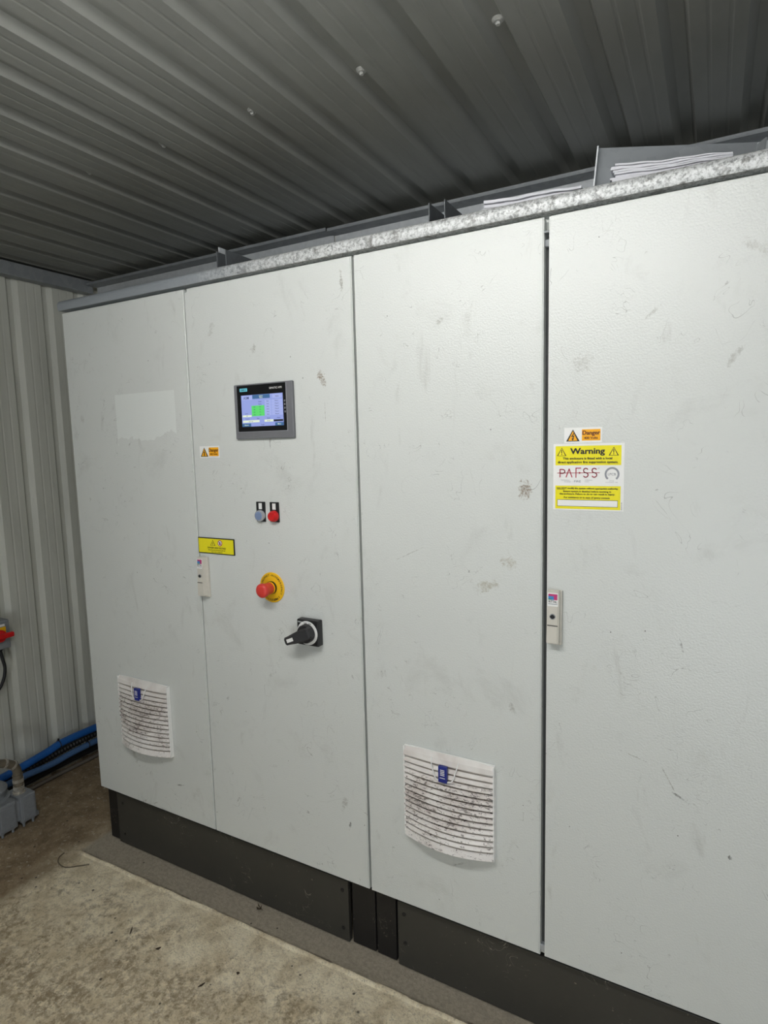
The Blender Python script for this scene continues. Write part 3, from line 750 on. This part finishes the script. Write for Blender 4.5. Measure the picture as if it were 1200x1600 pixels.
# ------------------------------------------------------------------ rail along the cabinet tops
m = MB(); n = 10; prof = [(.024, 1.999), (-.004, 1.999), (-.0065, 2.003), (-.007, 2.018)]
prof += [(-.007+.016*(1-math.cos(a)), 2.018+.016*math.sin(a)) for a in [math.pi/2*i/6 for i in range(1, 7)]] + [(.024, 2.034)]
vs = []; fs = []; XS = [-.01+i*(2.44)/60 for i in range(61)]
for x in XS:
    for (y, z) in prof: vs.append((x, y+.0008*noise.noise(Vector((x*9, y*50, z*40))), z))
k = len(prof)
for i in range(60):
    for j in range(k): fs.append([i*k+j, (i+1)*k+j, (i+1)*k+(j+1) % k, i*k+(j+1) % k])
fs += [list(range(k)), [60*k+j for j in range(k)][::-1]]
m.add(vs, fs, 'rail', True); rail = m.build('galvanised_rail', origin=(1.2, 0, 1.999))
tag(rail, 'long galvanised steel rail with rounded lip along the top of both cabinets', 'rail')

def channel(x0, x1, z1, lab, y1=.50):
    t = thing('steel_channel', ((x0+x1)/2, .03, 2.029), lab, 'bracket', 'upturned steel channels on the cabinet roof')
    m = MB(); T = .003
    m.box(x0, x0+T, .028, y1, 2.0295, z1, 'bracket', .0008); m.box(x1-T, x1, .028, y1, 2.0295, z1, 'bracket', .0008); m.box(x0, x1, .028, y1, 2.0295, 2.0295+T, 'bracket', .0008)
    m.build('channel_section', t)
    m = MB(); m.lathe(((x0+x1)/2, .045, 2.0325), (0, 0, 1), [(.011, 0), (.011, .002), (.007, .002), (.007, .010), (.005, .012)], 'bolt', 6, False); m.build('bolt', t)
    return t
channel(.711, .749, 2.088, 'upturned dark steel channel with bolt on cabinet roof, up and left of the touch panel')
channel(1.403, 1.447, 2.086, 'upturned dark steel channel with bolt on cabinet roof, just left of the flat folded papers')
# light flat strip rising behind the left channel
m = MB(); vs = [(.700, .05, 2.04), (.700, .05, 2.108), (.703, .40, 2.108), (.703, .40, 2.04)]
m.add(vs+[(x+.003, y, z) for x, y, z in vs], [[0, 1, 2, 3], [7, 6, 5, 4], [0, 4, 5, 1], [1, 5, 6, 2], [2, 6, 7, 3], [3, 7, 4, 0]], 'zinc')
o = m.build('steel_strip', origin=(.70, .05, 2.04)); tag(o, 'pale flat steel strip standing against the left roof channel', 'bracket')

# folded tray, its back turned a little away from the cabinet front
A = Vector((1.786, .032, 2.0345)); B = Vector((2.082, .184, 2.0345)); d = (B-A).normalized(); nb = Vector((-d.y, d.x, 0)); Hh = .084
tray = thing('folded_steel_tray', tuple((A+B)/2), 'folded grey steel tray on the roof above the warning label, holding papers', 'tray')
def slab(m, p, q, th, z0, z1, k, lean=Vector((0, 0, 0))):
    dd = (q-p).normalized(); nn = Vector((-dd.y, dd.x, 0))*th
    vs = [p, q, q+nn, p+nn]; vs = [(v.x, v.y, z0) for v in vs]+[(v.x+lean.x, v.y+lean.y, z1) for v in vs]
    m.add(vs, [[0, 1, 2, 3], [7, 6, 5, 4], [0, 1, 5, 4], [1, 2, 6, 5], [2, 3, 7, 6], [3, 0, 4, 7]], k)
m = MB(); slab(m, A, B, .003, 2.0345, 2.0345+Hh, 'zincdark', Vector((.008, 0, 0))); m.build('back_plate', tray)
m = MB(); slab(m, A, A-nb*.012+Vector((-.004, 0, 0)), .003, 2.0345, 2.0345+Hh, 'zinc', Vector((.008, 0, 0))); m.build('left_lip', tray)
m = MB(); slab(m, B, B-nb*.03, .003, 2.0345, 2.0345+Hh*.95, 'zincdark', Vector((.008, 0, 0))); m.build('right_lip', tray)

def papers(p, q, depth, layers, th, h0, taper, name_seed):
    m = MB(); dd = (q-p); L_ = dd.length; dd = dd.normalized(); nn = Vector((-dd.y, dd.x, 0)); N = 24; z = h0
    for l in range(layers):
        off = random.uniform(-.006, .006); e0 = random.uniform(-.004, .004); vs = []; fs = []
        for i in range(N+1):
            t = i/N; hgt = lambda s_: z*1.0+(l+s_)*th*(1-taper*t)-h0*0+.0012*math.sin(t*9+name_seed)+.0008*math.sin(t*23+l)*(l/layers)
            c = p+dd*(L_*t+off*(1-t))
            for dp in (e0, depth):
                for s_ in (0, .82): vs.append((c.x+nn.x*dp, c.y+nn.y*dp, max(h0, hgt(s_)-(0 if l else 0))+(.0002)))
        for i in range(N):
            a = i*4; b_ = a+4
            fs += [[a, b_, b_+1, a+1], [a+1, b_+1, b_+3, a+3], [a+3, b_+3, b_+2, a+2], [a+2, b_+2, b_, a]]
        fs += [[0, 1, 3, 2], [N*4, N*4+2, N*4+3, N*4+1]]
        m.add(vs, fs, 'paper')
    return m
m = papers(Vector((1.826, .029, 0)), Vector((2.045, .046, 0)), .018, 9, .0047, 2.036, .45, 1)
o = m.build('paper_bundle', origin=(1.93, .08, 2.036)); tag(o, 'crumpled wad of white papers lying in the folded steel tray', 'papers')
m = papers(Vector((1.538, .034, 0)), Vector((1.762, .036, 0)), .16, 4, .0082, 2.031, .35, 2)
o = m.build('paper_bundle', origin=(1.65, .1, 2.031)); tag(o, 'flat folded white papers on the roof left of the steel tray', 'papers')

# ceiling screws, one in every second rib
def screw_mb():
    m = MB(); m.lathe((0, 0, 0), (0, 0, -1), [(.0125, 0), (.0125, .002), (.0085, .0045), (.0085, .0060)], 'screwzinc', 20); return m
scr = None; names = ['farthest left of the five', 'second from the left', 'in the middle of the five', 'second from the right', 'farthest right, nearest the camera']
for i, (x, y) in enumerate(((.397, -.154), (.708, -.149), (1.014, -.146), (1.326, -.140), (1.636, -.142))):
    if scr is None:
        t = thing('roofing_screw', (0, 0, 0), '', 'screw', 'roofing screws in a row across the ceiling')
        screw_mb().build('washer', t); m = MB(); m.lathe((0, 0, -.0065), (0, 0, -1), [(.0052, 0), (.0052, .004), (.004, .005)], 'screwzinc', 6, False); m.build('screw_head', t); scr = t; c = t
    else:
        c = scr.copy(); C.objects.link(c)
        for ch in list(scr.children):
            cc = ch.copy(); cc.parent = c; C.objects.link(cc)
    c.location = (1.907-.1565*(2+2*(4-i))+.036, -.130, CEIL+.0168); c['label'] = 'round washered roofing screw in a ceiling rib, '+names[i]

# ------------------------------------------------------------------ left wall: isolator and cable
iso = thing('isolator_switch', (-.652, -.02, .68), 'grey wall isolator box with red rotary knob on the ribbed left wall', 'switch')
m = MB(); m.box(-.652, -.578, -.085, .036, .682, .806, 'cast', .005); m.build('enclosure', iso)
m = MB(); m.box(-.5785, -.572, -.075, .022, .722, .796, 'cast', .002); m.build('cover', iso)
m = MB(); m.box(-.5722, -.5705, -.065, .016, .728, .780, 'estopy', .001); m.box(-.5722, -.5703, -.065, .012, .783, .792, 'white'); m.build('name_plate', iso, label='yellow plate with white strip')
m = MB(); ccx = (-.5705, -.012, .745)
m.lathe(ccx, (1, 0, 0), [(.026, 0), (.025, .010), (.021, .012)], 'red', 32)
m.box(-.562, -.545, -.055, .037, .734, .756, 'red', .006, mat=None)
m.build('rotary_knob', iso)
m = MB(); m.lathe((-.612, .004, .690), (0, 0, -1), [(.013, 0), (.013, .016), (.009, .022)], 'rubber', 20); m.build('cable_gland', iso)
m = MB(); m.tube([(-.612, .006, .672), (-.610, .012, .630), (-.608, .016, .588), (-.610, .006, .540), (-.615, -.02, .498), (-.62, -.08, .460), (-.625, -.2, .43), (-.625, -.4, .42)], .0065, 'rubber', 12)
o = m.build('power_cable', origin=(-.612, 0, .67)); tag(o, 'black cable curving down and left from the wall isolator', 'cable')

# ------------------------------------------------------------------ hoses along the left wall
def hose(name, pts, r, k, lab, cat='hose', n=14, sub=8, ribs=0, sup=None):
    m = MB(); m.tube(pts, r, k, n, sub, ribs); o = m.build(name, origin=pts[0]); tag(o, lab, cat); return o
hose('blue_hose', [(-.612, -.25, .105), (-.61, -.05, .118), (-.605, .052, .129), (-.60, .162, .144), (-.60, .241, .156), (-.60, .408, .152), (-.60, .60, .14)], .017, 'hoseblue', 'bright blue hose, upper of the two along the left wall')
hose('blue_hose', [(-.585, -.25, .085), (-.585, -.05, .092), (-.58, .051, .094), (-.58, .159, .088), (-.58, .254, .094), (-.58, .389, .095), (-.58, .60, .09)], .014, 'hosegrey', 'faded blue hose, lower of the two along the left wall')
hose('corrugated_conduit', [(-.625, -.3, .075), (-.625, 0, .085), (-.625, .2, .105), (-.622, .4, .112), (-.62, .62, .11)], .015, 'rubber', 'black corrugated conduit lying between the two blue hoses', 'conduit', 12, 26, 1)
hose('thin_conduit', [(-.60, -.3, .010), (-.603, .0, .010), (-.605, .2, .010), (-.60, .4, .010), (-.60, .62, .010)], .0085, 'conduit', 'thin dusty grey conduit on the floor beneath the hoses', 'conduit')
hose('thin_conduit', [(-.63, -.3, .032), (-.632, .0, .034), (-.632, .2, .038), (-.63, .4, .038), (-.63, .62, .036)], .015, 'rubber', 'thick black cable against the wall foot behind the hoses', 'cable')
def tie(c, r, lab):
    m = MB(); pts = [(c[0]+r*math.cos(a), c[1], c[2]+r*math.sin(a)) for a in [2*math.pi*i/16 for i in range(17)]]
    m.tube(pts, .0022, 'rubber', 6, 1); m.box(c[0]-.003, c[0]+.003, c[1]-.003, c[1]+.003, c[2]+r, c[2]+r+.010, 'rubber'); o = m.build('cable_tie', origin=c); tag(o, lab, 'cable tie', 'cable ties round the blue hoses')
tie((-.60, .215, .1535), .0185, 'black cable tie with upright tail round the bright blue hose')
tie((-.58, .345, .0955), .0155, 'black cable tie round the faded blue hose near the cabinet')

# ------------------------------------------------------------------ grey cast motor unit at the bottom left
mot = thing('valve_actuator', (-.44, -.12, 0), 'grey cast-metal actuator with bolted boxes standing on the brown floor', 'actuator')
m = MB(); m.box(-.47, -.368, -.104, -.040, .018, .128, 'cast', .005); m.box(-.3685, -.365, -.096, -.048, .028, .118, 'cast', .002); m.box(-.46, -.380, -.040, -.026, .012, .030, 'cast', .003)
m.build('terminal_box', mot)
m = MB(); m.box(-.49, -.372, -.190, -.116, .014, .128, 'cast', .005); m.box(-.3725, -.369, -.182, -.124, .026, .116, 'cast', .002); m.box(-.46, -.378, -.118, -.102, .03, .118, 'cast', .002)
m.build('terminal_box', mot)
m = MB(); m.lathe((-.475, -.165, .118), (.05, 0, 1), [(.074, 0), (.074, .014), (.060, .018), (.060, .040), (.066, .042), (.066, .052), (.055, .062), (.03, .066)], 'cast', 48); m.build('round_housing', mot)
for (x, y) in ((-.374, -.055), (-.374, -.092), (-.376, -.135), (-.376, -.175)):
    m = MB(); m.lathe((x-.004, y, .022), (0, 0, -1), [(.007, -.004), (.007, .010), (.0048, .010), (.0048, .022)], 'cast', 12); m.build('foot_bolt', mot)
gl = MB(); gc = (-.415, -.078, .127)
gl.lathe(gc, (0, 0, 1), [(.024, 0), (.024, .006), (.019, .007), (.019, .018)], 'brass', 28)
gl.lathe((gc[0], gc[1], gc[2]+.018), (0, 0, 1), [(.0225, 0), (.0225, .014)], 'brass', 6, False)
gl.lathe((gc[0], gc[1], gc[2]+.032), (0, 0, 1), [(.017, 0), (.017, .006), (.0195, .007), (.0195, .016)], 'flex', 28)
gl.lathe((gc[0], gc[1], gc[2]+.048), (0, 0, 1), [(.0225, 0), (.0225, .014)], 'brass', 6, False)
gl.lathe((gc[0], gc[1], gc[2]+.062), (0, 0, 1), [(.018, 0), (.018, .012), (.0195, .013), (.0195, .018)], 'flex', 28)
gl.build('cable_gland', mot, label='stacked nickel cable gland')
m = MB(); p0 = Vector((gc[0], gc[1], gc[2]+.075)); pts = [p0, p0+Vector((.0, -.002, .025)), p0+Vector((0, -.014, .050)), p0+Vector((0, -.045, .072)), p0+Vector((0, -.09, .088)), p0+Vector((0, -.20, .10)), p0+Vector((0, -.4, .09))]
m.tube(pts, .0165, 'flex', 18, 8)
for t_, p in ((0, pts[2]), (1, pts[3]), (2, pts[4])):
    dr = (pts[[3, 4, 5][t_]]-pts[[1, 2, 3][t_]]).normalized()
    m.lathe(tuple(p-dr*.004), tuple(dr), [(.0195, 0), (.0195, .008)], 'brass', 24)
m.build('conduit_elbow', mot, label='curved metal conduit with bright rings')

# ------------------------------------------------------------------ litter on the floor
def floorz(x, y): return fh(x, y)
m = MB(); m.tube([(x, y, floorz(x, y)+.0025) for x, y in ((-.075, -.120), (-.068, -.145), (-.040, -.165), (.005, -.168), (.045, -.140), (.070, -.118))], .0020, 'wire', 8, 8)
o = m.build('wire_offcut', origin=(0, -.14, 0)); tag(o, 'short curved offcut of wire lying beside the cabinet corner', 'wire')
def leaf(x, y, L_, W_, a, lab):
    vs = []; fs = []; n = 6
    for i in range(n+1):
        t = i/n; ww = W_*math.sin(math.pi*min(max(t, .06), .94)); lift = .002+.004*abs(t-.5)
        for s_ in (-1, 1): 
            px = x+(t-.5)*L_*math.cos(a)-s_*ww*math.sin(a); py = y+(t-.5)*L_*math.sin(a)+s_*ww*math.cos(a)
            vs.append((px, py, floorz(x, y)+lift))
    for i in range(n): fs.append([2*i, 2*i+2, 2*i+3, 2*i+1])
    m = MB(); m.add(vs, fs, 'debris'); b = [(p[0], p[1], p[2]-.0012) for p in vs]; m.add(b, [f[::-1] for f in fs], 'debris')
    o = m.build('leaf_scrap', origin=(x, y, 0)); tag(o, lab, 'leaf', 'scraps of leaf on the floor')
leaf(.468, -.255, .030, .0022, 2.2, 'thin dark stick-like scrap on the pale concrete')
leaf(.598, -.261, .016, .0045, .9, 'small dark leaf scrap on the pale concrete')
leaf(.875, -.215, .010, .0045, .2, 'round dark crumb on the concrete nearest the base strip')
leaf(.811, -.294, .022, .003, 1.2, 'slim brown leaf scrap in the dirty patch of the walkway')
m = MB()
for i in range(9):
    a = random.uniform(0, 6.28); x = .775+random.uniform(-.008, .008); y = .004+random.uniform(-.006, .004)
    m.tube([(x, y, .001), (x+.008*math.cos(a), y+.008*math.sin(a)-.002, .006+random.uniform(0, .006))], .0011, 'debris', 5, 1)
o = m.build('leaf_clump', origin=(.775, 0, 0)); tag(o, 'little brown clump of dead leaf against the dark plinth', 'leaf')
